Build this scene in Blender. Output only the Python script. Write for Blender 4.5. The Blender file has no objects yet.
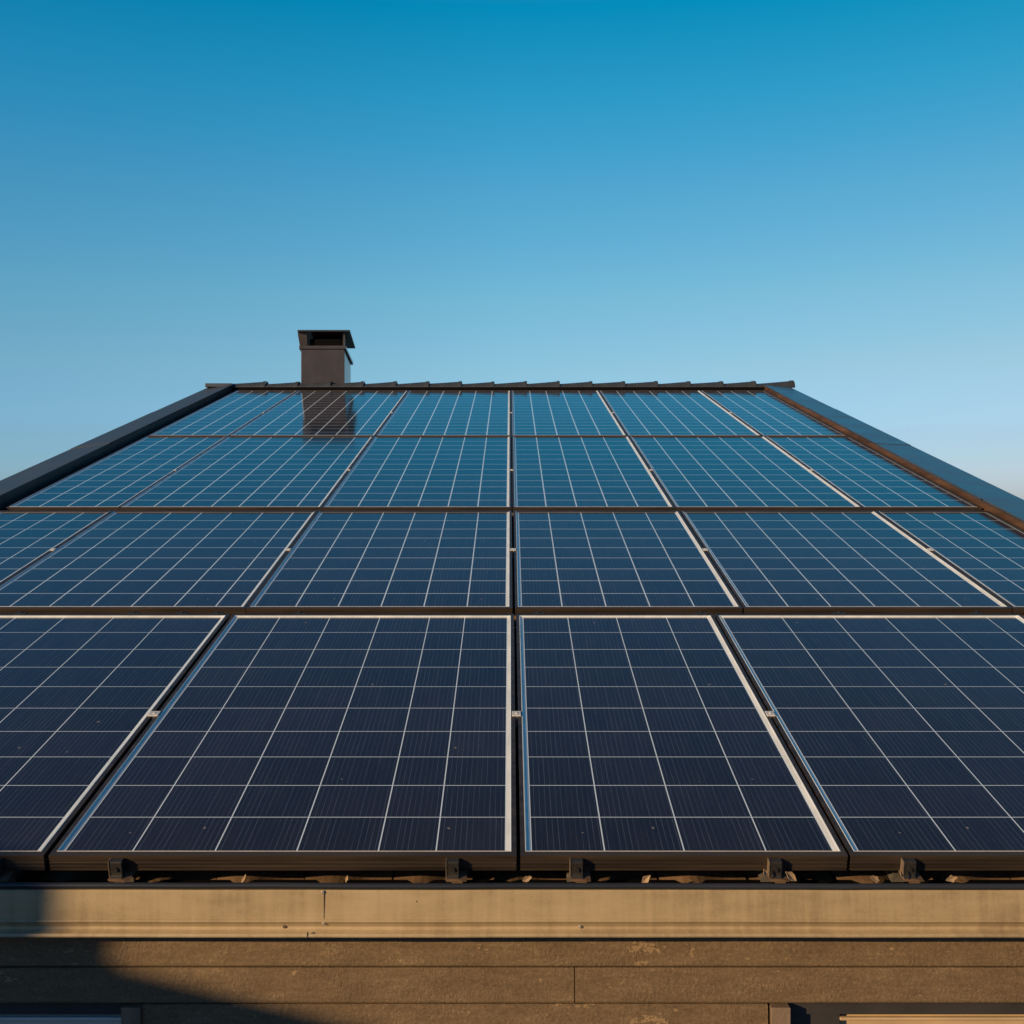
import bpy, bmesh, math, random
from mathutils import Vector, Matrix
random.seed(7)
R = math.radians
sc = bpy.context.scene
COL = sc.collection

# ------------------------------------------------------------------ camera
CAMZ = 3.3
F = 1113.0                       # focal length in pixels of a 1024 px frame
cd = bpy.data.cameras.new('camera'); cam = bpy.data.objects.new('camera', cd); COL.objects.link(cam)
cam.location = (0, 0, CAMZ); cam.rotation_euler = (R(90), 0, 0)
cd.sensor_width = 36; cd.lens = 36 * F / 1024; cd.shift_x = 2 / 1024
cd.clip_start = 0.05; cd.clip_end = 6000
sc.camera = cam

# ------------------------------------------------------------------ sky, sun, exposure
SUN_EL, SUN_AZ = 17.0, 230.0     # azimuth clockwise from +Y
w = bpy.data.worlds.new("World"); sc.world = w; w.use_nodes = True
wn, wl = w.node_tree.nodes, w.node_tree.links
bg = wn['Background']
sky = wn.new('ShaderNodeTexSky'); sky.sky_type = 'NISHITA'; sky.sun_disc = False
sky.sun_elevation = R(SUN_EL); sky.sun_rotation = R(SUN_AZ)
sky.altitude = 0; sky.air_density = 1.0; sky.dust_density = 0.6; sky.ozone_density = 3.0
hs = wn.new('ShaderNodeHueSaturation'); hs.inputs['Hue'].default_value = 0.485; hs.inputs['Saturation'].default_value = 1.25
wl.new(sky.outputs[0], hs.inputs['Color'])
# colour grade of the clear evening sky by height above the horizon
tc = wn.new('ShaderNodeTexCoord'); sx = wn.new('ShaderNodeSeparateXYZ'); wl.new(tc.outputs['Generated'], sx.inputs[0])
gr = wn.new('ShaderNodeValToRGB'); el_ = gr.color_ramp.elements
GRADE = [(0.02, (0.4453, 0.5868, 0.9608)), (0.0646, (0.4735, 0.5605, 0.765)), (0.1266, (0.6697, 0.6278, 0.6483)), (0.1871, (0.7108, 0.7009, 0.6607)), (0.2699, (0.5669, 0.7385, 0.7186)), (0.3471, (0.2382, 0.7677, 0.7622)), (0.4145, (0.0108, 0.753, 0.749)), (0.432, (0.22, 0.72, 0.74)), (0.47, (0.40, 0.61, 0.66)), (0.55, (0.30, 0.45, 0.52)), (0.70, (0.13, 0.28, 0.34)), (1.0, (0.22, 0.30, 0.34))]
while len(el_) < len(GRADE): el_.new(.5)
for k_, (p_, c_) in enumerate(GRADE): el_[k_].position = p_; el_[k_].color = (*c_, 1)
wl.new(sx.outputs[2], gr.inputs[0])
mu = wn.new('ShaderNodeVectorMath'); mu.operation = 'MULTIPLY'; wl.new(hs.outputs[0], mu.inputs[0]); wl.new(gr.outputs[0], mu.inputs[1])
# and a little across the compass: deeper on the left, softer on the right
mr = wn.new('ShaderNodeMapRange'); mr.inputs['From Min'].default_value = -1; wl.new(sx.outputs[0], mr.inputs['Value'])
ga = wn.new('ShaderNodeValToRGB'); e2_ = ga.color_ramp.elements
while len(e2_) < 3: e2_.new(.5)
for k_, (p_, c_) in enumerate([(.29, (.40, .47, .505)), (.5, (.5, .5, .5)), (.71, (.505, .43, .415))]): e2_[k_].position = p_; e2_[k_].color = (*c_, 1)
wl.new(mr.outputs[0], ga.inputs[0])
m3 = wn.new('ShaderNodeVectorMath'); m3.operation = 'MULTIPLY'; wl.new(mu.outputs[0], m3.inputs[0]); wl.new(ga.outputs[0], m3.inputs[1])
m2 = wn.new('ShaderNodeVectorMath'); m2.operation = 'SCALE'; m2.inputs['Scale'].default_value = 4.0
# the half of the sky behind the camera, round the low sun, is duller
my = wn.new('ShaderNodeMapRange'); my.inputs['From Min'].default_value = -.25; my.inputs['From Max'].default_value = .1; wl.new(sx.outputs[1], my.inputs['Value'])
gb_ = wn.new('ShaderNodeValToRGB'); gb_.color_ramp.elements[0].color = (.54, .465, .68, 1); gb_.color_ramp.elements[1].color = (1, 1, 1, 1); wl.new(my.outputs[0], gb_.inputs[0])
m4 = wn.new('ShaderNodeVectorMath'); m4.operation = 'MULTIPLY'; wl.new(m3.outputs[0], m4.inputs[0]); wl.new(gb_.outputs[0], m4.inputs[1]); wl.new(m4.outputs[0], m2.inputs[0])
wl.new(m2.outputs[0], bg.inputs[0]); bg.inputs[1].default_value = 0.1
sd = bpy.data.lights.new('sun', 'SUN'); sd.energy = 4.0; sd.angle = R(0.5); sd.color = (1.0, 0.71, 0.39)
sun = bpy.data.objects.new('sun', sd); COL.objects.link(sun)
SUNV = Vector((math.sin(R(SUN_AZ)) * math.cos(R(SUN_EL)), math.cos(R(SUN_AZ)) * math.cos(R(SUN_EL)), math.sin(R(SUN_EL))))
sun.rotation_euler = SUNV.to_track_quat('Z', 'Y').to_euler()
sun.location = SUNV * 50
sc.view_settings.view_transform = 'Standard'; sc.view_settings.look = 'None'
sc.view_settings.gamma = 1; sc.view_settings.use_curve_mapping = False
sc.view_settings.exposure = 0.0

# ------------------------------------------------------------------ materials
def nodes(m):
    m.use_nodes = True
    return m.node_tree.nodes, m.node_tree.links, m.node_tree.nodes['Principled BSDF']

def mth(n, l, op, a, b=None, c=None, clamp=False):
    x = n.new('ShaderNodeMath'); x.operation = op; x.use_clamp = clamp
    for i, v in enumerate((a, b, c)):
        if v is None: continue
        if isinstance(v, (int, float)): x.inputs[i].default_value = v
        else: l.new(v, x.inputs[i])
    return x.outputs[0]

def noise(n, l, vec, scale, detail=3, rough=.55, vscale=None):
    if vscale:
        mp = n.new('ShaderNodeMapping'); mp.inputs['Scale'].default_value = vscale
        l.new(vec, mp.inputs[0]); vec = mp.outputs[0]
    t = n.new('ShaderNodeTexNoise'); t.inputs['Scale'].default_value = scale
    t.inputs['Detail'].default_value = detail; t.inputs['Roughness'].default_value = rough
    l.new(vec, t.inputs['Vector']); return t.outputs[0]

def ramp(n, l, fac, stops):
    r = n.new('ShaderNodeValToRGB'); e = r.color_ramp.elements
    while len(e) < len(stops): e.new(0.5)
    for k, (p, c) in enumerate(stops):
        e[k].position = p; e[k].color = (*c, 1) if len(c) == 3 else c
    l.new(fac, r.inputs[0]); return r.outputs[0]

def coords(n, kind='Object'):
    return n.new('ShaderNodeTexCoord').outputs[kind]

def mat(name, col, rough=.5, metal=0., var=.12, vs=(6, 6, 6), bump=0., bs=60, spec=.5, rvar=.1, col2=None, bvs=None):
    m = bpy.data.materials.new(name); n, l, p = nodes(m)
    v = coords(n)
    f = noise(n, l, v, 1, 5, .6, vs)
    a = tuple(max(0, c * (1 - var)) for c in col); b = col2 or tuple(min(1, c * (1 + var)) for c in col)
    l.new(ramp(n, l, f, [(.3, a), (.7, b)]), p.inputs['Base Color'])
    l.new(mth(n, l, 'MULTIPLY_ADD', f, rvar * 2, rough - rvar), p.inputs['Roughness'])
    p.inputs['Metallic'].default_value = metal; p.inputs['Specular IOR Level'].default_value = spec
    if bump:
        bn = n.new('ShaderNodeBump'); bn.inputs['Strength'].default_value = 1; bn.inputs['Distance'].default_value = bump
        l.new(noise(n, l, v, bs, 4, .6, bvs), bn.inputs['Height']); l.new(bn.outputs[0], p.inputs['Normal'])
    return m

# dark silicon cell behind glass, with fine busbars and a film of dust
def glass_common(n, l, p, base, dust):
    v = coords(n)
    d1 = noise(n, l, v, 1, 6, .65, (1.3, 1.3, 1.3))
    d2 = noise(n, l, v, 1, 4, .7, (34, 5, 5))
    dd = mth(n, l, 'MULTIPLY', d1, d2)
    df = mth(n, l, 'MULTIPLY_ADD', dd, dust, dust * .1, clamp=True)
    vor = n.new('ShaderNodeTexVoronoi'); vor.voronoi_dimensions = '2D'; vor.inputs['Scale'].default_value = 7
    nz = n.new('ShaderNodeTexNoise'); nz.inputs['Scale'].default_value = 90; l.new(v, nz.inputs['Vector'])
    mv = n.new('ShaderNodeVectorMath'); mv.operation = 'MULTIPLY_ADD'; mv.inputs[1].default_value = (.008, .012, .0)
    l.new(nz.outputs['Color'], mv.inputs[0]); l.new(v, mv.inputs[2]); l.new(mv.outputs[0], vor.inputs['Vector'])
    sz = n.new('ShaderNodeSeparateColor'); l.new(vor.outputs['Color'], sz.inputs[0])
    rad = mth(n, l, 'MULTIPLY', mth(n, l, 'GREATER_THAN', sz.outputs[0], .80), mth(n, l, 'MULTIPLY', sz.outputs[1], .032))
    spot = mth(n, l, 'LESS_THAN', vor.outputs['Distance'], rad)
    fac = mth(n, l, 'ADD', df, mth(n, l, 'MULTIPLY', spot, .6), clamp=True)
    mx = n.new('ShaderNodeMix'); mx.data_type = 'RGBA'
    l.new(fac, mx.inputs[0]); l.new(base, mx.inputs[6]); mx.inputs[7].default_value = (.38, .32, .28, 1)
    l.new(mx.outputs[2], p.inputs['Base Color'])
    r = mth(n, l, 'MULTIPLY_ADD', d1, .09, .06)
    l.new(mth(n, l, 'MULTIPLY_ADD', spot, .4, r), p.inputs['Roughness'])
    p.inputs['IOR'].default_value = 1.5; p.inputs['Specular IOR Level'].default_value = .5
    bn = n.new('ShaderNodeBump'); bn.inputs['Strength'].default_value = 1; bn.inputs['Distance'].default_value = .00035
    l.new(noise(n, l, v, 3.2, 2, .5), bn.inputs['Height']); l.new(bn.outputs[0], p.inputs['Normal'])

def make_cell():
    m = bpy.data.materials.new('silicon_cells_under_glass'); n, l, p = nodes(m)
    uv = n.new('ShaderNodeUVMap'); uv.uv_map = 'cell'
    s = n.new('ShaderNodeSeparateXYZ'); l.new(uv.outputs[0], s.inputs[0])
    PIT = .0131
    t = mth(n, l, 'DIVIDE', s.outputs[0], PIT)
    fr = mth(n, l, 'ABSOLUTE', mth(n, l, 'SUBTRACT', mth(n, l, 'FRACT', t), .5))
    line = mth(n, l, 'LESS_THAN', fr, .06)
    # every busbar differs in tone at random, and unevenly along its length
    wn_ = n.new('ShaderNodeTexWhiteNoise'); wn_.noise_dimensions = '2D'
    cmb = n.new('ShaderNodeCombineXYZ'); l.new(mth(n, l, 'FLOOR', t), cmb.inputs[0])
    l.new(mth(n, l, 'FLOOR', mth(n, l, 'DIVIDE', s.outputs[1], .16)), cmb.inputs[1]); l.new(cmb.outputs[0], wn_.inputs['Vector'])
    al = noise(n, l, uv.outputs[0], 1, 2, .6, (70, 8, 1))
    amp = mth(n, l, 'MULTIPLY', mth(n, l, 'MULTIPLY_ADD', wn_.outputs['Value'], 1.1, .3), mth(n, l, 'MULTIPLY', al, 1.5))
    lf = mth(n, l, 'MULTIPLY', line, amp, clamp=True)
    # soft fine fingers between
    t2 = mth(n, l, 'DIVIDE', s.outputs[0], .0046)
    f2 = mth(n, l, 'MULTIPLY', mth(n, l, 'LESS_THAN', mth(n, l, 'FRACT', t2), .3), .09)
    lf2 = mth(n, l, 'MAXIMUM', lf, f2)
    at = n.new('ShaderNodeAttribute'); at.attribute_name = 'cellvar'
    cb = ramp(n, l, at.outputs['Fac'], [(0, (.0045, .0085, .021)), (.5, (.0065, .0110, .027)), (1, (.0115, .0140, .031))])
    mx = n.new('ShaderNodeMix'); mx.data_type = 'RGBA'
    l.new(lf2, mx.inputs[0]); l.new(cb, mx.inputs[6]); mx.inputs[7].default_value = (.066, .090, .130, 1)
    glass_common(n, l, p, mx.outputs[2], .13)
    return m

def make_back():
    m = bpy.data.materials.new('white_backsheet_under_glass'); n, l, p = nodes(m)
    c = n.new('ShaderNodeRGB'); c.outputs[0].default_value = (.80, .94, 1.0, 1)
    glass_common(n, l, p, c.outputs[0], .08)
    return m

def make_board():
    m = bpy.data.materials.new('stained_wall_boards'); n, l, p = nodes(m)
    v = coords(n)
    g = noise(n, l, v, 1, 6, .7, (7, 7, 70))
    k = noise(n, l, v, 1, 3, .6, (7, 7, 16))
    sp = noise(n, l, v, 1, 4, .75, (150, 150, 190))
    f = mth(n, l, 'ADD', mth(n, l, 'MULTIPLY', g, .26), mth(n, l, 'ADD', mth(n, l, 'MULTIPLY', k, .22), mth(n, l, 'MULTIPLY', sp, .55)))
    base = ramp(n, l, f, [(.36, (.125, .082, .043)), (.48, (.178, .118, .062)), (.58, (.225, .152, .082)), (.72, (.44, .31, .175))])
    kn = noise(n, l, v, 1, 4, .8, (8, 8, 15)); sc_ = mth(n, l, 'MULTIPLY', mth(n, l, 'GREATER_THAN', kn, .635), mth(n, l, 'GREATER_THAN', sp, .45))
    mz = n.new('ShaderNodeMix'); mz.data_type = 'RGBA'; l.new(mth(n, l, 'MULTIPLY', sc_, .55), mz.inputs[0]); l.new(base, mz.inputs[6]); mz.inputs[7].default_value = (.50, .33, .17, 1)
    l.new(mz.outputs[2], p.inputs['Base Color']); p.inputs['Roughness'].default_value = .62
    p.inputs['Specular IOR Level'].default_value = .3
    pit = noise(n, l, v, 1, 4, .7, (120, 120, 95))
    pm = ramp(n, l, noise(n, l, v, 1, 2, .5, (9, 9, 14)), [(.38, (.15,) * 3), (.66, (1,) * 3)])
    h = mth(n, l, 'ADD', mth(n, l, 'MULTIPLY', g, .35), mth(n, l, 'MULTIPLY', pit, pm))
    bn = n.new('ShaderNodeBump'); bn.inputs['Strength'].default_value = 1; bn.inputs['Distance'].default_value = .0034
    l.new(h, bn.inputs['Height']); l.new(bn.outputs[0], p.inputs['Normal'])
    return m

def make_gutter():
    m = bpy.data.materials.new('weathered_beige_gutter_paint'); n, l, p = nodes(m)
    v = coords(n)
    a = noise(n, l, v, 1, 5, .65, (4, 4, 14))
    st = noise(n, l, v, 1, 4, .6, (45, 10, 3))
    sp = noise(n, l, v, 1, 3, .7, (150, 150, 150))
    f = mth(n, l, 'ADD', mth(n, l, 'MULTIPLY', a, .5), mth(n, l, 'ADD', mth(n, l, 'MULTIPLY', st, .35), mth(n, l, 'MULTIPLY', sp, .15)))
    c = ramp(n, l, f, [(.34, (.30, .215, .115)), (.5, (.455, .34, .185)), (.64, (.54, .41, .235))])
    scr = mth(n, l, 'GREATER_THAN', noise(n, l, v, 1, 5, .8, (30, 30, 60)), .71)
    mx = n.new('ShaderNodeMix'); mx.data_type = 'RGBA'; l.new(scr, mx.inputs[0]); l.new(c, mx.inputs[6]); mx.inputs[7].default_value = (.15, .11, .08, 1)
    l.new(mx.outputs[2], p.inputs['Base Color'])
    l.new(mth(n, l, 'MULTIPLY_ADD', a, .25, .35), p.inputs['Roughness'])
    bn = n.new('ShaderNodeBump'); bn.inputs['Strength'].default_value = 1; bn.inputs['Distance'].default_value = .0006
    l.new(mth(n, l, 'ADD', noise(n, l, v, 1, 3, .5, (5, 5, 22)), mth(n, l, 'MULTIPLY', sp, .3)), bn.inputs['Height']); l.new(bn.outputs[0], p.inputs['Normal'])
    return m

M = {}
M['cell'] = make_cell(); M['back'] = make_back(); M['board'] = make_board(); M['gutter'] = make_gutter()
M['frame'] = mat('bronze_anodised_frame', (.066, .047, .032), .42, .35, .5, (2.2, 30, 50), .0003, 120, rvar=.08)
M['lip'] = mat('bare_aluminium_lip', (.84, .84, .79), .34, .15, .14, (14, 6, 14), .0002, 160, rvar=.1)
M['clamp'] = mat('dull_clamp_metal', (.052, .047, .040), .5, .35, .25, (40, 40, 40), .0004, 200)
M['midclamp'] = mat('bright_clamp_metal', (.80, .75, .66), .4, .2, .15, (40, 40, 40))
M['rail'] = mat('rail_aluminium', (.22, .19, .16), .5, .5, .3, (14, 14, 14))
M['darkmetal'] = mat('dark_grey_coated_sheet', (.040, .044, .050), .34, .25, .2, (2, 9, 9), .0006, 12, rvar=.1)
M['barge'] = mat('charcoal_verge_capping', (.080, .092, .104), .28, .25, .22, (3, 6, 6), .0005, 4, rvar=.12)
M['barge_less_sky'] = mat('charcoal_capping_less_sky', (.066, .068, .072), .46, .1, .25, (3, 8, 8), .0006, 6, spec=.35)  # left verge copy of the capping, darkened for its weaker sky reflection
M['barge_sunlit_side'] = mat('sunlit_brown_verge_side', (.13, .066, .034), .5, .2, .5, (16, 1.4, 16), .0012, 30)  # warm sun on the right verge's inner face is put into this colour
M['rtile'] = mat('dark_ridge_tile', (.052, .056, .060), .36, 0, .35, (9, 9, 9), .0012, 70)
M['tile'] = mat('brown_clay_roof_tile', (.20, .12, .065), .7, 0, .35, (12, 9, 12), .0015, 90)
M['black'] = mat('soot_and_shade_black', (.004, .004, .005), .9, 0, .2, spec=.08)  # near-black for the sooty flue and for shade under the ridge
M['chim'] = mat('brown_grey_chimney_sheet', (.072, .060, .047), .22, .12, .2, (7, 7, 3), .0007, 14, rvar=.08)
M['chimcap'] = mat('dark_chimney_cowl_sheet', (.050, .050, .050), .34, .3, .2, (7, 7, 7), .0005, 14)
M['white'] = mat('painted_window_frame', (.60, .42, .23), .5, 0, .12, (8, 8, 30))
M['pale'] = mat('sash_paint_with_sky_sheen', (.74, .71, .64), .3, 0, .06, (8, 8, 30))  # left sash colour lightened to carry the sky's reflection
M['trim'] = mat('brown_window_trim', (.22, .155, .10), .65, 0, .25, (25, 25, 5), .0015, 80)
M['dark_head_shade'] = mat('dark_window_head_and_shade', (.05, .045, .042), .5, 0, .2)  # window head, and the post painted as shade at the right window
M['leaf'] = mat('dry_leaf', (.50, .33, .17), .7, 0, .3, (60, 60, 60), .0006, 200)
M['rivet'] = mat('rivet_metal', (.5, .45, .38), .4, .5)
M['joint'] = mat('dark_sealant', (.14, .10, .06), .8)
M['soil'] = mat('dry_lawn', (.045, .055, .025), .95, 0, .4, (.6, .6, .6), .02, 20, col2=(.07, .07, .04))
M['plaster'] = mat('pale_render', (.38, .34, .28), .85, 0, .1, (1, 1, 1), .002, 60)
M['brick'] = mat('brown_brick', (.22, .11, .075), .85, 0, .3, (6, 6, 14), .003, 40)
m = bpy.data.materials.new('window_glass'); n_, l_, p_ = nodes(m)
l_.new(ramp(n_, l_, noise(n_, l_, coords(n_), .8, 2), [(.3, (.012, .014, .016)), (.7, (.022, .024, .026))]), p_.inputs['Base Color'])
p_.inputs['Roughness'].default_value = .05; M['pane'] = m

# ------------------------------------------------------------------ mesh helpers
class MB:
    def __init__(s): s.b = bmesh.new(); s.uv = None
    def box(s, x0, x1, y0, y1, z0, z1, mi=0):
        v = [s.b.verts.new(c) for c in ((x0,y0,z0),(x1,y0,z0),(x1,y1,z0),(x0,y1,z0),(x0,y0,z1),(x1,y0,z1),(x1,y1,z1),(x0,y1,z1))]
        for q in ((3,2,1,0),(4,5,6,7),(0,1,5,4),(1,2,6,5),(2,3,7,6),(3,0,4,7)):
            f = s.b.faces.new([v[i] for i in q]); f.material_index = mi
        return s
    def hexa(s, P, mi=0):       # eight corners, bottom ring then top ring
        v = [s.b.verts.new(c) for c in P]
        for q in ((3,2,1,0),(4,5,6,7),(0,1,5,4),(1,2,6,5),(2,3,7,6),(3,0,4,7)):
            f = s.b.faces.new([v[i] for i in q]); f.material_index = mi
        return s
    def face(s, P, mi=0):
        f = s.b.faces.new([s.b.verts.new(c) for c in P]); f.material_index = mi; return f
    def sweep(s, prof, a, b, axis='x', mi=0, caps=True):   # extrude a closed 2-D profile along an axis
        def pt(u, w_, t):
            return (t, u, w_) if axis == 'x' else ((u, t, w_) if axis == 'y' else (u, w_, t))
        A = [s.b.verts.new(pt(u, w_, a)) for u, w_ in prof]; B = [s.b.verts.new(pt(u, w_, b)) for u, w_ in prof]
        k = len(prof)
        for i in range(k):
            f = s.b.faces.new((A[i], A[(i+1) % k], B[(i+1) % k], B[i])); f.material_index = mi
        if caps:
            s.b.faces.new(A[::-1]).material_index = mi; s.b.faces.new(B).material_index = mi
        return s
    def cyl(s, c, r, h, axis='z', seg=14, mi=0):
        prof = [(r * math.cos(2*math.pi*i/seg), r * math.sin(2*math.pi*i/seg)) for i in range(seg)]
        if axis == 'z': prof = [(c[0]+u, c[1]+v) for u, v in prof]; a = c[2]
        elif axis == 'y': prof = [(c[0]+u, c[2]+v) for u, v in prof]; a = c[1]
        else: prof = [(c[1]+u, c[2]+v) for u, v in prof]; a = c[0]
        return s.sweep(prof, a, a+h, axis, mi)
    def build(s, name, mats, parent=None, bevel=0, smooth=False, fix=True):
        if fix: bmesh.ops.recalc_face_normals(s.b, faces=s.b.faces[:])
        me = bpy.data.meshes.new(name); s.b.to_mesh(me); s.b.free()
        for m_ in (mats if isinstance(mats, (list, tuple)) else [mats]): me.materials.append(m_)
        if smooth:
            for p in me.polygons: p.use_smooth = True
        o = bpy.data.objects.new(name, me); COL.objects.link(o)
        if parent: o.parent = parent
        if bevel:
            bv = o.modifiers.new('bevel', 'BEVEL'); bv.width = bevel; bv.segments = 2; bv.limit_method = 'ANGLE'
        return o

def empty(name, loc=(0, 0, 0), rx=0):
    o = bpy.data.objects.new(name, None); COL.objects.link(o); o.location = loc; o.rotation_euler = (rx, 0, 0); o.empty_display_size = .1
    return o
def tag(o, label, cat, group=None):
    o['label'] = label; o['category'] = cat
    if group: o['group'] = group
    return o

# ------------------------------------------------------------------ the roof plane
TH = math.atan(260 / F)          # pitch, about 13 degrees
K = 1459.0
def depth(ypx): return K / (ypx - 252)          # distance of a line across the panel plane
D0 = depth(851)                                 # front edge of the lowest panels
ZG0 = CAMZ - (851 - 512) * D0 / F               # its height
def slope_of(Y): return (Y - D0) / math.cos(TH)
def zplane(Y): return ZG0 + (Y - D0) * math.tan(TH)
SX = K / F

# everything on the roof is laid out in the plane's own frame: x across, y up the slope, z out of it
ROOF_O = Vector((0, D0, ZG0))
def roof_loc(x, s, n=0):
    return ROOF_O + Vector((x, s * math.cos(TH) - n * math.sin(TH), s * math.sin(TH) + n * math.cos(TH)))

# ------------------------------------------------------------------ ground
g = MB(); g.face([(-900, -900, 0), (900, -900, 0), (900, 900, 0), (-900, 900, 0)])
go = g.build('ground', M['soil']); go['kind'] = 'structure'

# ------------------------------------------------------------------ house
EAVE = CAMZ - .787
RIDGE_S = slope_of(depth(389.2)) + .02
RX0, RX1 = -2.915, 2.67
YW = 2.435
YR = D0 + RIDGE_S * math.cos(TH); ZR = zplane(YR)
house = empty('house', ((RX0+RX1)/2, (YW + YR)/2, 0))
tag(house, 'timber clad house with low roof, beige gutter and dark chimney, carrying the solar panels', 'house')
def hpart(o, parent=None):
    o.parent = parent or house
    if not parent: o.matrix_parent_inverse = Matrix.Translation(-house.location)
    return o

WX0, WX1 = RX0 + .12, RX1 - .12
# openings (top only is in view): left window and right window
def wx(px, Y=YW): return (px - 510) * Y / F
def wz(py, Y=YW): return CAMZ - (py - 512) * Y / F
ztop = wz(1006)
wins = [(-2.05, wx(122)), (wx(790), 1.95)]
zbot = ztop - 1.05
def boards():
    b = MB()
    lines = [wz(934), wz(968.5), wz(1005)]
    while lines[-1] > .12: lines.append(lines[-1] - .0815)
    jr = random.Random(3)
    for k in range(len(lines) - 1):
        z1, z0 = lines[k], lines[k+1]
        spans = [(WX0, WX1)]
        if z1 <= ztop + .01 and z1 > zbot + .01:
            spans = [(WX0, wins[0][0] - .045), (wins[0][1] + .044, wins[1][0] - .048), (wins[1][1] + .045, WX1)]
        elif k == 1: spans = [(WX0, wx(574)), (wx(574) + .0022, WX1)]
        else:
            j = jr.uniform(-1.6, 1.6)
            if k > 2 and k % 3 == 0: spans = [(WX0, j), (j + .002, WX1)]
        for a, c in spans:
            # lapped board: a rounded lower nose, thin shadow gap under it
            o = jr.uniform(-.0012, .0012)
            prof = [(YW + .006, z1 - .0005), (YW + .003 + o, z1 - .004), (YW - .001 + o, z0 + .008), (YW + .0005 + o, z0 + .0045), (YW + .005, z0 + .0030), (YW + .022, z0 + .0030), (YW + .022, z1 - .0005)]
            b.sweep(prof, a, c, 'x')
    # the sheathing behind the boards and the other three walls
    for a, c, z0, z1 in ((WX0, wins[0][0] - .02, 0, lines[0]), (wins[0][1] + .02, wins[1][0] - .02, 0, lines[0]), (wins[1][1] + .02, WX1, 0, lines[0]),
                 (wins[0][0] - .02, wins[0][1] + .02, 0, zbot - .02), (wins[1][0] - .02, wins[1][1] + .02, 0, zbot - .02),
                 (wins[0][0] - .02, wins[0][1] + .02, ztop + .012, lines[0]), (wins[1][0] - .02, wins[1][1] + .02, ztop + .012, lines[0])):
        b.box(a, c, YW + .0225, YW + .12, z0, z1)
    return b.build('wall', [M['board']])
wall = hpart(boards())
YB = 2 * YR - D0
sw = MB()
for x0, x1 in ((WX0, WX0 + .15), (WX1 - .15, WX1)):
    P = [(YW + .125, 0), (YB - .15, 0), (YB - .15, EAVE - .12), (YR, ZR - .2), (YW + .125, EAVE - .12)]
    sw.sweep(P, x0, x1, 'x')
sw.box(WX0 + .16, WX1 - .16, YB - .3, YB - .15, 0, EAVE - .12)
hpart(sw.build('side_wall', M['plaster']))

def window(x0, x1, right):
    b = MB()
    y = YW
    # flat trim boards left and right, proud of the wall
    b.box(x0 - .043, x0, y - .008, y + .10, zbot - .04, ztop - .001)
    b.box(x1, x1 + .043, y - .008, y + .10, zbot - .04, ztop - .001)
    b.box(x0, x1, y - .012, y + .10, zbot - .04, zbot)
    tr = b.build('window', M['trim'], bevel=.002)
    f = MB()
    zt = ztop - .001
    f.box(x0, x1, y + .030, y + .10, zt - .030, zt)           # head
    if right: f.box(x0 + .0005, x0 + .120, y + .040, y + .10, zbot, zt - .0305)  # dark post drawn in place of the trim's shadow on the sash
    hpart(tr)
    fo = f.build('frame', M['dark_head_shade']); fo.parent = tr
    s = MB(); zs = zt - .041
    xl = x0 + (.1205 if right else .002)
    s.box(xl, x1 - .002, y + .036, y + .046, zs - .0065, zs)                 # outer bead
    s.box(xl, x1 - .002, y + .058, y + .08, zs - .045, zs - .003)
    s.box(xl, xl + .045, y + .058, y + .08, zbot + .02, zs - .0455)
    s.box(x1 - .045, x1 - .002, y + .058, y + .08, zbot + .02, zs - .0455)
    s.box(xl + .0455, x1 - .0455, y + .058, y + .08, zbot, zbot + .05)
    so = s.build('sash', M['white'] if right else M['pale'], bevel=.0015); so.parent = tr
    p = MB(); p.box(x0 + .04, x1 - .04, y + .064, y + .068, zbot + .04, zs - .04)
    po = p.build('pane', M['pane']); po.parent = tr
    return tr
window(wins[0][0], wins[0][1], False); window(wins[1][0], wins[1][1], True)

# --- gutter: dark rolled rim, flat face, proud lower moulding
YG = 2.36
def gz(py): return CAMZ - (py - 512) * YG / F
zA, zB, zC, zD = gz(883.5), gz(890.5), gz(921.5), gz(938)
GX0, GX1 = RX0 + .02, RX1 - .02
gb = MB()
N = 60
zE = CAMZ - (938 - 512) * (YG - .022) / F
prof = [(YG + .004, zB), (YG + .0005, zB - .004), (YG - .001, zC + .006), (YG - .0050, zC + .0035), (YG - .0060, zC + .0015), (YG + .0005, zC - .0060), (YG + .0045, zC - .0125), (YG + .0030, zC - .018),
        (YG - .013, zC - .025), (YG - .020, zE + .008), (YG - .022, zE + .003), (YG - .020, zE), (YG + .004, zE), (YW - .012, zE + .002), (YW - .012, zE + .006), (YG + .008, zE + .006), (YG + .008, zB)]
def wav(x): return .0007 * math.sin(x * 5.1) + .0005 * math.sin(x * 13.7 + 1) + .0003 * math.sin(x * 31 + 2)
prev = None
for i in range(N + 1):
    x = GX0 + (GX1 - GX0) * i / N
    ring = [gb.b.verts.new((x, u + wav(x), v)) for u, v in prof]
    if prev:
        for k in range(len(prof)): gb.b.faces.new((prev[k], prev[(k+1) % len(prof)], ring[(k+1) % len(prof)], ring[k]))
    else: gb.b.faces.new(ring[::-1])
    prev = ring
gb.b.faces.new(prev)
gut = hpart(gb.build('gutter', M['gutter'])); gut.data.name = 'gutter'
rb = MB(); prev = None
rp = [(math.cos(a) * .0062, math.sin(a) * .0068) for a in [2*math.pi*k/12 for k in range(12)]]
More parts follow.
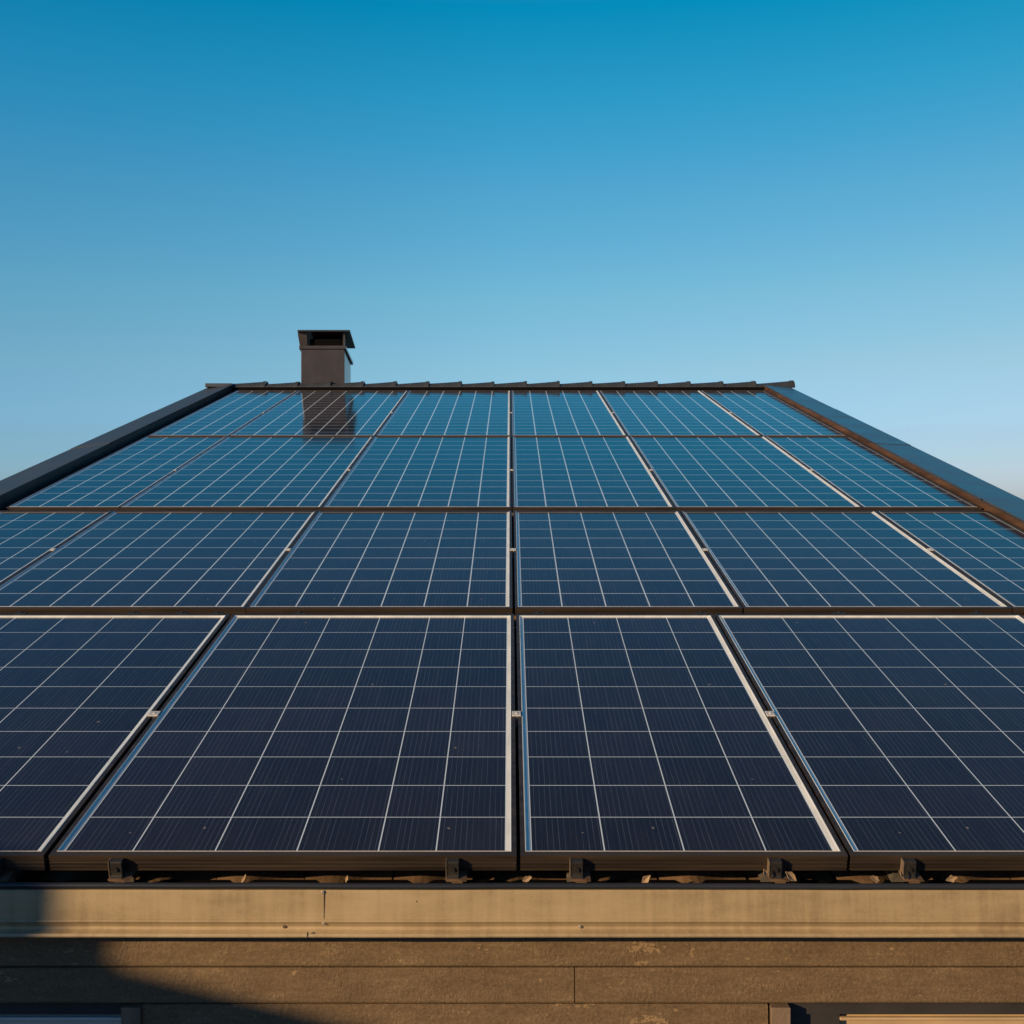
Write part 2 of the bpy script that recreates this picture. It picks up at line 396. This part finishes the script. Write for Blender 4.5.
for i in range(N + 1):
    x = GX0 + (GX1 - GX0) * i / N
    zz = (zA + zB) / 2 + .0016 - (x + 1.1) * .0011
    ring = [rb.b.verts.new((x, YG + .004 + u + wav(x) * 1.4, zz + v + wav(x * 1.7) * .6)) for u, v in rp]
    if prev:
        for k in range(12): rb.b.faces.new((prev[k], prev[(k+1) % 12], ring[(k+1) % 12], ring[k]))
    prev = ring
o = rb.build('rim', M['darkmetal'], smooth=True); o.parent = gut; o['label'] = 'dark rolled upper rim of the gutter'
xj = (324 - 510) * YG / F
jb = MB(); jb.box(xj - .0005, xj + .0005, YG - .0016, YG + .003, zC + .006, zB - .002)
o = jb.build('joint', M['joint']); o.parent = gut
x2 = (309 - 510) * YG / F
jb = MB(); jb.box(x2 - .0006, x2 + .0006, YG - .0228, YG - .012, zE + .0002, zE + .010)
o = jb.build('joint', M['joint']); o.parent = gut
for px, py, dy in ((323, 892, 0), (324, 923, -.002), (284, 927, .003), (580, 927, .003), (416, 901, 0)):
    rv = MB(); rv.cyl(((px-510)*YG/F, YG + dy - .003, gz(py)), .0034 if px != 416 else .0014, .004, 'y', 12)
    o = rv.build('rivet', M['rivet'] if px != 284 else M['joint'], bevel=.0008); o.parent = gut

# gutter trough and fascia board behind
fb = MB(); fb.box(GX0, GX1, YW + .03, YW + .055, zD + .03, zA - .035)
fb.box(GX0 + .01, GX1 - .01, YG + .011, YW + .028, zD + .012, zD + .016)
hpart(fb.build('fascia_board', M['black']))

# --- tiled roof under the panels (waved, lapped courses), local to the roof frame
roofE = MB()
TN = -.132                        # tile plane below the glass plane
cw = .20; nx = 8
xs = [RX0 + .05 + i * cw / nx for i in range(int((RX1 - RX0 - .1) / (cw / nx)) + 1)]
def wave(x):
    t = ((x / cw) % 1.0)
    return .020 * (math.sin(t * 2 * math.pi) * .5 + .5) ** 1.6
ncr = 24; S0 = -.015; cl = (RIDGE_S - S0 - .02) / ncr
jt = random.Random(11)
for c in range(1, ncr):
    s0 = S0 + c * cl; s1 = s0 + cl + .04
    for i in range(len(xs) - 1):
        xa, xb = xs[i], xs[i+1]
        za, zb = TN + wave(xa), TN + wave(xb)
        A = [roof_loc(xa, s0, za + .022), roof_loc(xb, s0, zb + .022), roof_loc(xb, s1, zb), roof_loc(xa, s1, za)]
        roofE.face(A)
        roofE.face([roof_loc(xa, s0, za + .006), roof_loc(xb, s0, zb + .006), roof_loc(xb, s0, zb + .022), roof_loc(xa, s0, za + .022)])
# underside deck and back slope
roofE.hexa([(RX0 + .05, YW + .06, EAVE - .16), (RX1 - .05, YW + .06, EAVE - .16), (RX1 - .05, YR, ZR - .19), (RX0 + .05, YR, ZR - .19),
            (RX0 + .05, YW + .06, EAVE - .06), (RX1 - .05, YW + .06, EAVE - .06), (RX1 - .05, YR, ZR - .135), (RX0 + .05, YR, ZR - .135)], 1)
roofE.hexa([(RX0, YR + .002, ZR - .17), (RX1, YR + .002, ZR - .17), (RX1, YB, EAVE - .16), (RX0, YB, EAVE - .16),
            (RX0, YR + .002, ZR - .06), (RX1, YR + .002, ZR - .06), (RX1, YB, EAVE - .05), (RX0, YB, EAVE - .05)], 1)
roof = hpart(roofE.build('roof', [M['tile'], M['rtile']], fix=False))
# the eave course is made of separate tiles whose ends show above the gutter
ntile = int((RX1 - RX0 - .1) / cw)
for i in range(ntile):
    x0 = RX0 + .05 + i * cw
    tb = MB(); dz = jt.uniform(-.006, .004); ang = jt.uniform(-.025, .025); ds = jt.uniform(-.006, .008)
    m_ = 12; grid = []
    for k in range(m_ + 1):
        t = k / m_; x = x0 + .002 + t * (cw - .004)
        h = TN + .026 + .022 * (math.sin((t * .9 + .05) * 2 * math.pi - .6) * .5 + .5) ** 1.5 + dz + ang * (t - .5) * cw
        s0 = S0 - .006 + ds
        grid.append((roof_loc(x, s0, h - .014), roof_loc(x, s0, h), roof_loc(x, s0 + cl + .06, h - .02)))
    for k in range(m_):
        a, b_ = grid[k], grid[k+1]
        tb.face([a[0], b_[0], b_[1], a[1]]); tb.face([a[1], b_[1], b_[2], a[2]])
    o = tb.build('eave_tile', M['tile']); hpart(o, roof); o.matrix_parent_inverse = Matrix.Translation(-house.location) @ Matrix.Identity(4)
    o.matrix_parent_inverse = Matrix.Identity(4)

# --- ridge tiles
rid_x = [-2.80 + .315 * k for k in range(18)]
def ridge_tile(L, r0, r1):
    b = MB(); seg = 10; prev = None
    for e, (x, r) in enumerate(((0, r0), (L * .5, (r0 + r1) / 2), (L - .03, r1), (L - .028, r1 + .006), (L, r1 + .006))):
        ring = []
        for k in range(seg + 1):
            a = math.pi * (k / seg)
            ring.append(b.b.verts.new((x, -math.cos(a) * .115, math.sin(a) ** .8 * r - .03)))
        inner = [b.b.verts.new((x, -math.cos(math.pi * k / seg) * .100, math.sin(math.pi * k / seg) ** .8 * (r - .014) - .03)) for k in range(seg + 1)]
        if prev:
            for k in range(seg):
                b.b.faces.new((prev[0][k], prev[0][k+1], ring[k+1], ring[k])); b.b.faces.new((prev[1][k], ring[k+1 - 1], ring[k], prev[1][k])) if False else None
                b.b.faces.new((prev[1][k+1], prev[1][k], inner[k], inner[k+1]))
        prev_first = (ring, inner) if prev is None else prev_first
        prev = (ring, inner)
    for R_ in (prev_first, prev):
        for k in range(seg): b.b.faces.new((R_[0][k], R_[0][k+1], R_[1][k+1], R_[1][k]))
    return b
proto = ridge_tile(.345, .054, .074).build('ridge_tile', M['rtile'])
jr = random.Random(5)
rt_loc = []
x = -2.655
while x < 2.30:
    rt_loc.append(x); x += .313
for i, x in enumerate(rt_loc):
    o = proto if i == 0 else proto.copy()
    if i: COL.objects.link(o)
    o.parent = roof
    o.location = (x - .03, YR + .075 + jr.uniform(-.004, .004), ZR + .030 + jr.uniform(-.003, .003))
    o.rotation_euler = (jr.uniform(-.02, .02), R(-.6) + jr.uniform(-.008, .008), jr.uniform(-.006, .006))
lt = ridge_tile(.40, .052, .076).build('ridge_tile', M['rtile']); lt.parent = roof
lt.location = (rt_loc[-1] + .28, YR + .075, ZR + .030); lt.rotation_euler = (0, R(-1.2), 0)
# black strip painted in place of the shadow line under the ridge tiles
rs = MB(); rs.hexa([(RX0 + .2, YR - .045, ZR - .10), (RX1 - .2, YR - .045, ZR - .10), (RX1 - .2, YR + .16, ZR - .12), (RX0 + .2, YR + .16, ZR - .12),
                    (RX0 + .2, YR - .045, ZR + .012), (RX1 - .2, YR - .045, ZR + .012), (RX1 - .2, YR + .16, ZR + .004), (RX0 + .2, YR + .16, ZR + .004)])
o = rs.build('ridge_shadow_strip', M['black']); o.parent = roof
# metal end piece at the left end of the ridge
ep = MB(); ep.box(RX0 + .01, RX0 + .27, YR - .06, YR + .2, ZR + .012, ZR + .048)
o = ep.build('ridge_end_cap', M['barge'], bevel=.006); o.parent = roof

# --- verge cappings (barge boards)
def verge(xi, xo, hi, ho, top_mat, side_mat):
    b = MB()
    s0, s1 = -.05, RIDGE_S + .05
    segs = 5
    for k in range(segs):
        a = s0 + (s1 - s0) * k / segs; c = s0 + (s1 - s0) * (k + 1) / segs + .03
        lift = .0025 * (k % 2)
        xi_, xo_ = (xi, xo)
        P = []
        for s in (a, c):
            pass
        top = [roof_loc(xi_, a, hi + lift), roof_loc(xo_, a, ho + lift), roof_loc(xo_, c, ho + lift), roof_loc(xi_, c, hi + lift)]
        bot = [roof_loc(xi_, a, hi - .012 + lift), roof_loc(xo_, a, ho - .012 + lift), roof_loc(xo_, c, ho - .012 + lift), roof_loc(xi_, c, hi - .012 + lift)]
        b.hexa(bot + top)
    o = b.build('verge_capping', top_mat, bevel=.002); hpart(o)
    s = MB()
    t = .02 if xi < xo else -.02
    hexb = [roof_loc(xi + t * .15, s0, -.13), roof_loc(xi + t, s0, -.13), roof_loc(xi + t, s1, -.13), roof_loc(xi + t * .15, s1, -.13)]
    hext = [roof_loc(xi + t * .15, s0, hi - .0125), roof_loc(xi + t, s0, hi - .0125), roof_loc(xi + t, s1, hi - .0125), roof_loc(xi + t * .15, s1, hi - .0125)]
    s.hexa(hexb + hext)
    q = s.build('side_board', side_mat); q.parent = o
    s = MB()
    hexb = [roof_loc(xo - t, s0, -.26), roof_loc(xo - t * .1, s0, -.26), roof_loc(xo - t * .1, s1, -.26), roof_loc(xo - t, s1, -.26)]
    hext = [roof_loc(xo - t, s0, ho - .0125), roof_loc(xo - t * .1, s0, ho - .0125), roof_loc(xo - t * .1, s1, ho - .0125), roof_loc(xo - t, s1, ho - .0125)]
    s.hexa(hexb + hext)
    q = s.build('outer_board', M['barge']); q.parent = o
    return o
verge(-2.65, -2.915, .045, .004, M['barge_less_sky'], M['barge_less_sky'])
verge(2.424, 2.655, .042, .030, M['barge'], M['barge_sunlit_side'])

# --- chimney
CY = YR + .13
def cx(px): return (px - 510) * CY / F
def cz(py, Y=None): return CAMZ - (py - 512) * (Y or CY) / F
c0, c1 = cx(301.0), cx(344.5); cdp = .42
zt = cz(347); ztb = CAMZ - (362 - 512) * (CY + cdp) / F
b = MB()
b.hexa([(c0, CY, ZR - .4), (c1, CY, ZR - .4), (c1, CY + cdp, ZR - .4), (c0, CY + cdp, ZR - .4),
        (c0, CY, zt - .02), (c1, CY, zt - .02), (c1, CY + cdp, ztb - .02), (c0, CY + cdp, ztb - .02)])
ch = hpart(b.build('chimney', M['chim'], bevel=.004))
b = MB(); e = .016
def ring_flange(z0a, z0b, th, ex):
    return [(c0 - ex, CY - ex, z0a), (c1 + ex, CY - ex, z0a), (c1 + ex, CY + cdp + .07, z0b), (c0 - ex, CY + cdp + .07, z0b),
            (c0 - ex, CY - ex, z0a + th), (c1 + ex, CY - ex, z0a + th), (c1 + ex, CY + cdp + .07, z0b + th), (c0 - ex, CY + cdp + .07, z0b + th)]
b.hexa(ring_flange(zt - .02, ztb - .02, .032, e))
o = b.build('flange', M['chim'], bevel=.003); o.parent = ch
# flue collar, four struts, cowl plate
zf = zt + .012
zc0 = cz(331.5, CY - .06); zc1 = CAMZ - (348.5 - 512) * (CY + cdp + .10) / F
b = MB(); b.box(c0 + .075, c1 - .035, CY + .05, CY + cdp - .08, ztb + .01, zf + .075)
o = b.build('flue', M['black'], bevel=.01); o.parent = ch
for sx_, xx, wd in ((0, c0 + .004, .055), (1, c1 - .024, .020)):
    for yy, zz in ((CY + .012, zc0 - .006), (CY + cdp - .05, zc1)):
        b = MB(); d_ = -.036 if sx_ == 0 else .012
        if yy > CY + .1: xx += .08 if sx_ == 0 else -.10; zz -= .002
        b.hexa([(xx, yy, ztb), (xx + wd, yy, ztb), (xx + wd, yy + .02, ztb), (xx, yy + .02, ztb),
                (xx + d_, yy - .02, zz), (xx + wd + (.0 if sx_ == 0 else .012), yy - .02, zz), (xx + wd + (.0 if sx_ == 0 else .012), yy, zz), (xx + d_, yy, zz)])
        o = b.build('strut', M['chim']); o.parent = ch
b = MB()
p0, p1 = (297.3 - 510) * (CY - .06) / F, (350 - 510) * (CY - .06) / F
q0, q1 = (300 - 510) * (CY + cdp + .1) / F, (355.3 - 510) * (CY + cdp + .1) / F
q0 = p0 - .02
b.hexa([(p0, CY - .06, zc0), (p1, CY - .06, zc0), (q1, CY + cdp + .10, zc1), (q0, CY + cdp + .10, zc1),
        (p0, CY - .06, zc0 + .016), (p1, CY - .06, zc0 + .016), (q1, CY + cdp + .10, zc1 + .016), (q0, CY + cdp + .10, zc1 + .016)])
# turned-down hem round the plate
o = b.build('cowl', M['chimcap'], bevel=.002); o.parent = ch

# ------------------------------------------------------------------ solar panels
FW = .022                         # frame width
def solar_panel(cols, s0, s1, nrow, colgap, rowgap, label, group, lines=None, lipk=.27, ra=1.0):
    """cols: x of the glass edge, every cell column line and the other glass edge"""
    gx0, gx1 = cols[0], cols[-1]
    ox = gx0
    root = empty('solar_panel', roof_loc(ox, s0), TH)
    L = s1 - s0; W = gx1 - gx0
    # laminate: cells and the white sheet between them, one surface
    b = bmesh.new(); uvl = b.loops.layers.uv.new('cell'); cv = b.faces.layers.float.new('cellvar')
    mg = .0035
    xe = [mg] + [c - ox for c in cols[1:-1]] + [W - mg]
    xb = [0.0]                      # alternating boundaries: margin | cell | gap | cell ... | margin
    xb.append(mg)
    for c in xe[1:-1]: xb += [c - colgap/2, c + colgap/2]
    xb += [W - mg, W]
    ye = [mg + (L - 2*mg) * k / nrow for k in range(nrow + 1)]
    if lines: ye = [mg] + [v - s0 for v in lines] + [L - mg]
    yb = [0.0, mg]
    for c in ye[1:-1]: yb += [c - rowgap/2, c + rowgap/2]
    yb += [L - mg, L]
    V = [[b.verts.new((x, y, 0)) for x in xb] for y in yb]
    for j in range(len(yb) - 1):
        for i in range(len(xb) - 1):
            f = b.faces.new((V[j][i], V[j][i+1], V[j+1][i+1], V[j+1][i]))
            cell = i % 2 == 1 and j % 2 == 1
            f.material_index = 0 if cell else 1
            f[cv] = random.random()
            uo = random.uniform(0, .004)
            for lp in f.loops: lp[uvl].uv = (lp.vert.co.x - xb[i] + .008 + uo, lp.vert.co.y)
    me = bpy.data.meshes.new('laminate'); b.to_mesh(me); b.free(); me.materials.append(M['cell']); me.materials.append(M['back'])
    lam = bpy.data.objects.new('laminate', me); COL.objects.link(lam); lam.parent = root
    # frame: dark outer rail with ribbed outside faces
    fr = MB(); H = .0050; D = -.031
    a = .0112                       # where the bright inner lip ends and the dark rail starts
    outer = [(-FW, -FW), (W + FW, -FW), (W + FW, L + FW), (-FW, L + FW)]
    inner = [(-a, -a * .45), (W + a * ra, -a * .45), (W + a * ra, L + a * lipk), (-a, L + a * lipk)]
    prof = [(0, H, False), (0, H - .006, True), (.0012, H - .0085, True), (0, H - .010, True)]
    zs = [(0, H), (0, -.008), (-.0014, -.0092), (-.0014, -.0112), (0, -.0124), (0, -.0166), (-.0014, -.0178), (-.0014, -.0198), (0, -.021), (0, -.0252), (-.0014, -.0264), (-.0014, -.0284), (0, -.0292), (0, D)]
    rings = []
    for off, z in zs:
        rings.append([fr.b.verts.new((x + (off if x > 0 else -off), y + (off if y > 0 else -off), z)) for x, y in outer])
    for r0, r1 in zip(rings, rings[1:]):
        for k in range(4): fr.b.faces.new((r0[k], r1[k], r1[(k+1) % 4], r0[(k+1) % 4]))
    tin = [fr.b.verts.new((x, y, H)) for x, y in inner]
    for k in range(4): fr.b.faces.new((tin[k], rings[0][k], rings[0][(k+1) % 4], tin[(k+1) % 4]))
    # bottom flange and inside wall
    bi = [fr.b.verts.new((x, y, D)) for x, y in [(.008, .008), (W - .008, .008), (W - .008, L - .008), (.008, L - .008)]]
    for k in range(4): fr.b.faces.new((rings[-1][k], bi[k], bi[(k+1) % 4], rings[-1][(k+1) % 4]))
    f_o = fr.build('frame', M['frame'], root)
    # bright inner lip, stepping down to the glass (a groove in the middle)
    lp = MB()
    steps = [(.0112, H), (.0104, H + .0010), (.0092, H + .0006), (.0066, .0030), (.0060, .0032), (.0005, .0008), (-.0004, .0005), (-.0004, -.002)]
    prev = None
    for o_, z in steps:
        r = [lp.b.verts.new(c) for c in ((-o_, -o_ * .45, z), (W + o_ * ra, -o_ * .45, z), (W + o_ * ra, L + o_ * lipk, z), (-o_, L + o_ * lipk, z))]
        if prev:
            for k in range(4): lp.b.faces.new((prev[k], prev[(k+1) % 4], r[(k+1) % 4], r[k])).material_index = 1 if ((k == 2 and lipk < .05) or (k == 1 and ra < 1)) else 0
        prev = r
    l_o = lp.build('inner_lip', [M['lip'], M['frame']], root)
    l_o['label'] = 'bright bare aluminium lip inside the dark frame'
    bk = MB(); bk.box(0.002, W - .002, .002, L - .002, -.006, -.0035)
    bk.build('backsheet', M['back'], root)
    tag(root, label, 'solar panel', group)
    return root

def rows(py_bot, py_top): return slope_of(depth(py_bot)), slope_of(depth(py_top))
R1 = rows(852.2, 617.2); R2 = rows(607.5, 512.5); R3 = rows(507.5, 437.2); R4 = rows(435.8, 391.0)
c1r = {'A': [-1.93, -1.80, -1.68], 'B': [-1.625, -1.487, -1.352, -1.219, -1.084, -.9465, -.787],
       'C': [-.745, -.630, -.4925, -.356, -.220, -.1235, -.006], 'D': [.034, .158, .291, .4275, .541],
       'E': [.580, .744, .886, 1.026, 1.165, 1.304, 1.385], 'F': [1.425, 1.56, 1.69, 1.824]}
c2r = {'A': [-1.95, -1.85, -1.745, -1.635, -1.545], 'B': [-1.51, -1.412, -1.30, -1.182, -1.069, -.948, -.831, -.757],
       'C': [-.722, -.605, -.485, -.364, -.243, -.121, -.010], 'D': [.031, .147, .271, .395, .520, .634],
       'E': [.672, .785, .905, 1.03, 1.155, 1.273, 1.388], 'F': [1.425, 1.52, 1.625, 1.73, 1.826]}
c3r = {'A': [-1.95, -1.85, -1.74, -1.63, -1.54], 'B': [-1.512, -1.40, -1.287, -1.174, -1.065, -.953, -.836, -.752],
       'C': [-.718, -.597, -.481, -.362, -.2435, -.1265, -.011], 'D': [.027, .142, .262, .383, .503, .626],
       'E': [.661, .775, .892, 1.011, 1.129, 1.248, 1.360], 'F': [1.394, 1.495, 1.60, 1.722, 1.824]}
c4r = {'A': [-1.95, -1.85, -1.74, -1.63, -1.54], 'B': [-1.512, -1.40, -1.29, -1.176, -1.065, -.952, -.841, -.747],
       'C': [-.715, -.595, -.476, -.359, -.2435, -.127, -.011], 'D': [.024, .141, .258, .377, .493, .620],
       'E': [.655, .768, .887, 1.004, 1.121, 1.237, 1.350], 'F': [1.386, 1.49, 1.59, 1.705, 1.822]}
who = {'A': 'against the left roof edge', 'B': 'second from left roof edge', 'C': 'just left of the central gap',
       'D': 'just right of the central gap', 'E': 'second from right roof edge', 'F': 'against the right roof edge'}
who1 = {'A': 'far left end', 'B': 'cut off by the left picture edge', 'C': 'six cells wide and left of the central gap',
        'D': 'narrow, four cells wide, right of the central gap', 'E': 'cut off by the right picture edge', 'F': 'far right end'}
rdesc = {1: 'dark navy front row solar panel', 2: 'dark blue solar panel in second row',
         3: 'blue solar panel in third row', 4: 'sky reflecting solar panel in top row'}
front_lines = [slope_of(depth(v)) for v in (817.2, 785.4, 756.9, 731.4, 708.1, 686.6, 667.2, 649.4, 632.4)]
grp = 'framed solar panels covering the roof'
allrows = [(1, c1r, R1, 10, .0029, .0026), (2, c2r, R2, 9, .0046, .0042), (3, c3r, R3, 13, .0062, .0052), (4, c4r, R4, 16, .0085, .0065)]
for r, cols, (s0, s1), nr, cg, rg in allrows:
    for key, c in cols.items():
        if r == 1 and key in 'AF': continue
        lbl = rdesc[r] + ', ' + (who1 if r == 1 else who)[key]
        if r == 4 and key == 'B': lbl = 'blue solar panel in the top row, mirroring the chimney standing behind it'
        solar_panel([v * SX for v in c], s0, s1, nr, cg, rg, lbl, grp, front_lines if r == 1 else None, {1: .10}.get(r, .02), .3 if key == 'F' else 1.0)

# ------------------------------------------------------------------ mounting rails up the slope (seen end-on under the front edge and in the row gaps)
railx = [(-8 - 510), (114.5 - 510), (452.5 - 510), (577 - 510), (776.5 - 510), (911 - 510)]
railx = [u * D0 * .98 / F for u in railx]
rl_names = ['at the left picture edge', 'under the six cell front panel, left part', 'just left of the central gap',
            'just right of the central gap', 'under the four cell front panel, right part', 'under the cut off right front panel']
for x, nm in zip(railx, rl_names):
    b = MB()
    b.sweep([(x - .018, -.078), (x + .018, -.078), (x + .018, -.068), (x + .013, -.064), (x + .018, -.058), (x + .018, -.0385), (x - .018, -.0385), (x - .018, -.058), (x - .013, -.064), (x - .018, -.068)],
            .004, R4[1] - .1, 'y')
    o = b.build('mounting_rail', M['rail']); o.location = ROOF_O; o.rotation_euler = (TH, 0, 0)
    tag(o, 'aluminium mounting rail running up the roof ' + nm, 'mounting rail', 'mounting rails under the panels')
# horizontal cross rails showing in the gaps between rows
for nm, (a, c), mtl in (('first and second', (R1[1], R2[0]), 'tile'), ('second and third', (R2[1], R3[0]), 'rail'), ('third and top', (R3[1], R4[0]), 'rail')):
    b = MB(); rr = random.Random(len(nm)); x = -2.55; m0 = (a + c) / 2
    b.box(-2.55, 2.405, m0 - .016, m0 + .016, -.037, -.030)
    b.box(-2.55, 2.405, m0 + .013, m0 + .016, -.030, -.018)
    o = b.build('cross_rail', M['tile'] if mtl == 'tile' else M['rail']); o.location = ROOF_O; o.rotation_euler = (TH, 0, 0)
    tag(o, 'long brown cross rail lying in the gap between the %s panel rows' % nm, 'mounting rail')
    k = 0
    if nm.startswith('first'):
        for px in (22, 135, 183, 218, 300, 538, 700, 838, 975):
            xx = (px - 510) * depth(611) / F
            bb = MB(); bb.box(xx - .02, xx + .02, m0 - .006, m0 + .010, -.0295, -.002); bb.cyl((xx, m0 + .002, -.002), .006, .004, 'z', 8)
            q = bb.build('splice', M['clamp']); q.parent = o

# ------------------------------------------------------------------ end clamps at the front edge
def end_clamp(label):
    root = empty('end_clamp')
    b = MB(); w2 = .0135; y = -FW
    prof = [(y - .0035, .0015), (y - .017, .0010), (y - .020, -.001), (y - .020, -.032), (y - .026, -.0355), (y - .0035, -.0355)]
    b.sweep(prof, -w2, w2, 'x'); b.build('body', M['clamp'], root, bevel=.0012)
    b = MB(); b.box(-w2 - .0014, -w2, y - .0215, y - .0035, -.034, .0018); b.build('side_flange', M['trim'], root)
    b = MB(); b.cyl((0, y - .024, -.016), .0055, .006, 'y', 6); b.build('bolt', M['clamp'], root)
    b = MB()                       # hook running back under the panel
    b.hexa([(-.012, y - .03, -.0395), (.030, y - .03, -.0395), (.030, .05, -.0395), (-.012, .05, -.0395),
            (-.016, y - .03, -.036), (.012, y - .03, -.036), (.034, .05, -.036), (-.012, .05, -.036)])
    b.hexa([(.006, y - .028, -.060), (.020, y - .028, -.060), (.020, y - .022, -.060), (.006, y - .022, -.060),
            (-.004, y - .028, -.0397), (.022, y - .028, -.0397), (.022, y - .022, -.0397), (-.004, y - .022, -.0397)])
    b.build('hook', M['tile'], root)
    tag(root, label, 'clamp', 'end clamps gripping the front edge of the panels')
    return root
cl_names = ['dark end clamp cut by the left picture edge, on the front panel edge', 'dark end clamp with long shadow near left end of six cell front panel',
            'dark end clamp on the front edge, just left of the central gap', 'dark end clamp on the front edge, just right of the central gap',
            'dark end clamp near the right end of the four cell front panel', 'dark end clamp on the front edge of the right cut off panel']
for x, nm in zip(railx, cl_names):
    o = end_clamp(nm); o.location = roof_loc(x, R1[0]); o.rotation_euler = (TH, 0, 0)

# ------------------------------------------------------------------ mid clamps bridging the column gaps
def mid_clamp(x0, x1, s, label):
    root = empty('mid_clamp', roof_loc((x0 + x1) / 2, s), TH)
    h = (x1 - x0) / 2; b = MB()
    zt_ = .0052; t = .0035
    b.box(-h - .0085, h + .0085, -.016, .016, zt_, zt_ + t)
    b.box(-h + .001, -h + .004, -.013, .013, -.03, zt_)
    b.box(h - .004, h - .001, -.013, .013, -.03, zt_)
    b.build('body', M['midclamp'], root, bevel=.0012)
    b = MB(); b.cyl((0, 0, zt_ + t), .0038, .002, 'z', 6); b.build('bolt', M['midclamp'], root)
    tag(root, label, 'clamp', 'mid clamps bridging the gaps between panels')
pys = {1: 716, 2: 551, 3: 471, 4: 413.5}
rname = {1: 'front', 2: 'second', 3: 'third', 4: 'top'}
gapn = {'AB': 'leftmost', 'BC': 'left of centre', 'CD': 'central', 'DE': 'right of centre', 'EF': 'rightmost'}
for r, cols, _, _, _, _ in allrows:
    for gk, gn in gapn.items():
        if r == 1 and gk in ('AB', 'EF'): continue
        if r == 1: gn = {'BC': 'left', 'CD': 'central', 'DE': 'right'}[gk]
        xa, xb_ = cols[gk[0]][-1] * SX + FW, cols[gk[1]][0] * SX - FW
        mid_clamp(xa, xb_, slope_of(depth(pys[r])), 'small bright clamp bridging the %s gap between panels of the %s row' % (gn, rname[r]))

# ------------------------------------------------------------------ dry leaves and scraps lying along the gutter rim
def leaf(x, L, wd, rot, tilt, label, z=None, y=None):
    b = MB(); n_ = 6; prev = None
    q_ = random.Random(L)
    for k in range(n_ + 1):
        t = k / n_ + q_.uniform(-.05, .05) * (0 < k < n_); u = (t - .5) * L; ww = wd * math.sin(math.pi * min(.97, t * .9 + .05)) ** 1.3 * q_.uniform(.6, 1.15); c = .25 * L * (t - .5) ** 2 * 4 * .3
        ring = [b.b.verts.new((u, -ww, c + ww * .55)), b.b.verts.new((u, 0, c)), b.b.verts.new((u, ww, c + ww * .55))]
        if prev:
            for q in range(2): b.b.faces.new((prev[q], prev[q+1], ring[q+1], ring[q]))
        prev = ring
    o = b.build('dry_leaf', M['leaf'])
    sol = o.modifiers.new('thickness', 'SOLIDIFY'); sol.thickness = .0009
    o.location = (x, y or YG + .016, z or (zA + .0045)); o.rotation_euler = (tilt, rot, .3)
    tag(o, label, 'leaf', 'dry leaves caught along the gutter rim')
def lx(px): return (px - 510) * (YG + .016) / F
leaf(lx(244), .022, .004, R(-60), .9, 'thin tan stalk standing on the rim below the six cell panel, left one')
leaf(lx(347), .016, .004, R(-75), .9, 'thin tan stalk standing on the rim below the six cell panel, middle one')
leaf(lx(527), .022, .007, R(-20), 1.2, 'small tan leaf scrap on the gutter rim just right of the central gap')
leaf(lx(646), .024, .008, R(-35), 1.2, 'peaked tan leaf scrap on the rim below the four cell panel')
leaf(lx(764), .018, .006, R(80), 1.2, 'upright tan scrap hanging left of the clamp near the four cell panel end', zA + .018)
leaf(lx(790), .034, .010, R(40), 1.3, 'wide orange leaf leaning on the rim right of the four cell panel clamp', zA + .010)
leaf(lx(874), .026, .008, R(25), 1.2, 'curled leaf on the rim left of the right hand clamp')
leaf(lx(901), .024, .005, R(65), 1.2, 'narrow upright leaf scrap beside the right hand clamp', zA + .014)
leaf(lx(951), .030, .008, R(-8), 1.2, 'low peaked leaf on the rim near the right picture edge')

# ------------------------------------------------------------------ unseen neighbouring house added to shade the lower left corner (stands behind and left of the camera)
T = 6.0
def back(x, y, z): return Vector((x, y, z)) + SUNV * T
e0 = back(wx(112), YW, wz(966)); e1 = back(wx(354), YW, wz(1024)); sl = (e1.z - e0.z) / (e1.x - e0.x)
T2 = T + .8
cc = Vector((-.955, YG, gz(885))) + SUNV * T2; cxr = cc.x; ctop = cc.z
yN = e0.y
# a chimney's right edge casts the upright part of the shadow, the roof verge the sloping part
apx = cxr - .45; apz = e0.z + (apx - e0.x) * sl
nb = empty('unseen_neighbour_house', (apx, yN - 3, 0))
tag(nb, 'unseen neighbouring house with low gable and chimney, added to cast the corner shadow', 'house')
def npart(o): o.parent = nb; o.matrix_parent_inverse = Matrix.Translation(-nb.location)
hw = 2.6
b = MB(); ez = apz + sl * hw
b.sweep([(apx - hw + .3, 0), (apx + hw - .3, 0), (apx + hw - .3, ez), (apx, apz - .12), (apx - hw + .3, ez)], yN - 6, yN - .25, 'y'); npart(b.build('wall', M['plaster']))
b = MB(); th_ = .12
b.sweep([(apx - hw, apz + sl * hw), (apx, apz), (apx + hw, apz + sl * hw), (apx + hw, apz + sl * hw - th_), (apx, apz - th_), (apx - hw, apz + sl * hw - th_)], yN - 6.3, yN, 'y'); npart(b.build('roof', M['rtile']))
b = MB(); b.box(cxr - .95, cxr, cc.y, cc.y + .18, apz - .4, ctop); npart(b.build('chimney', M['brick']))
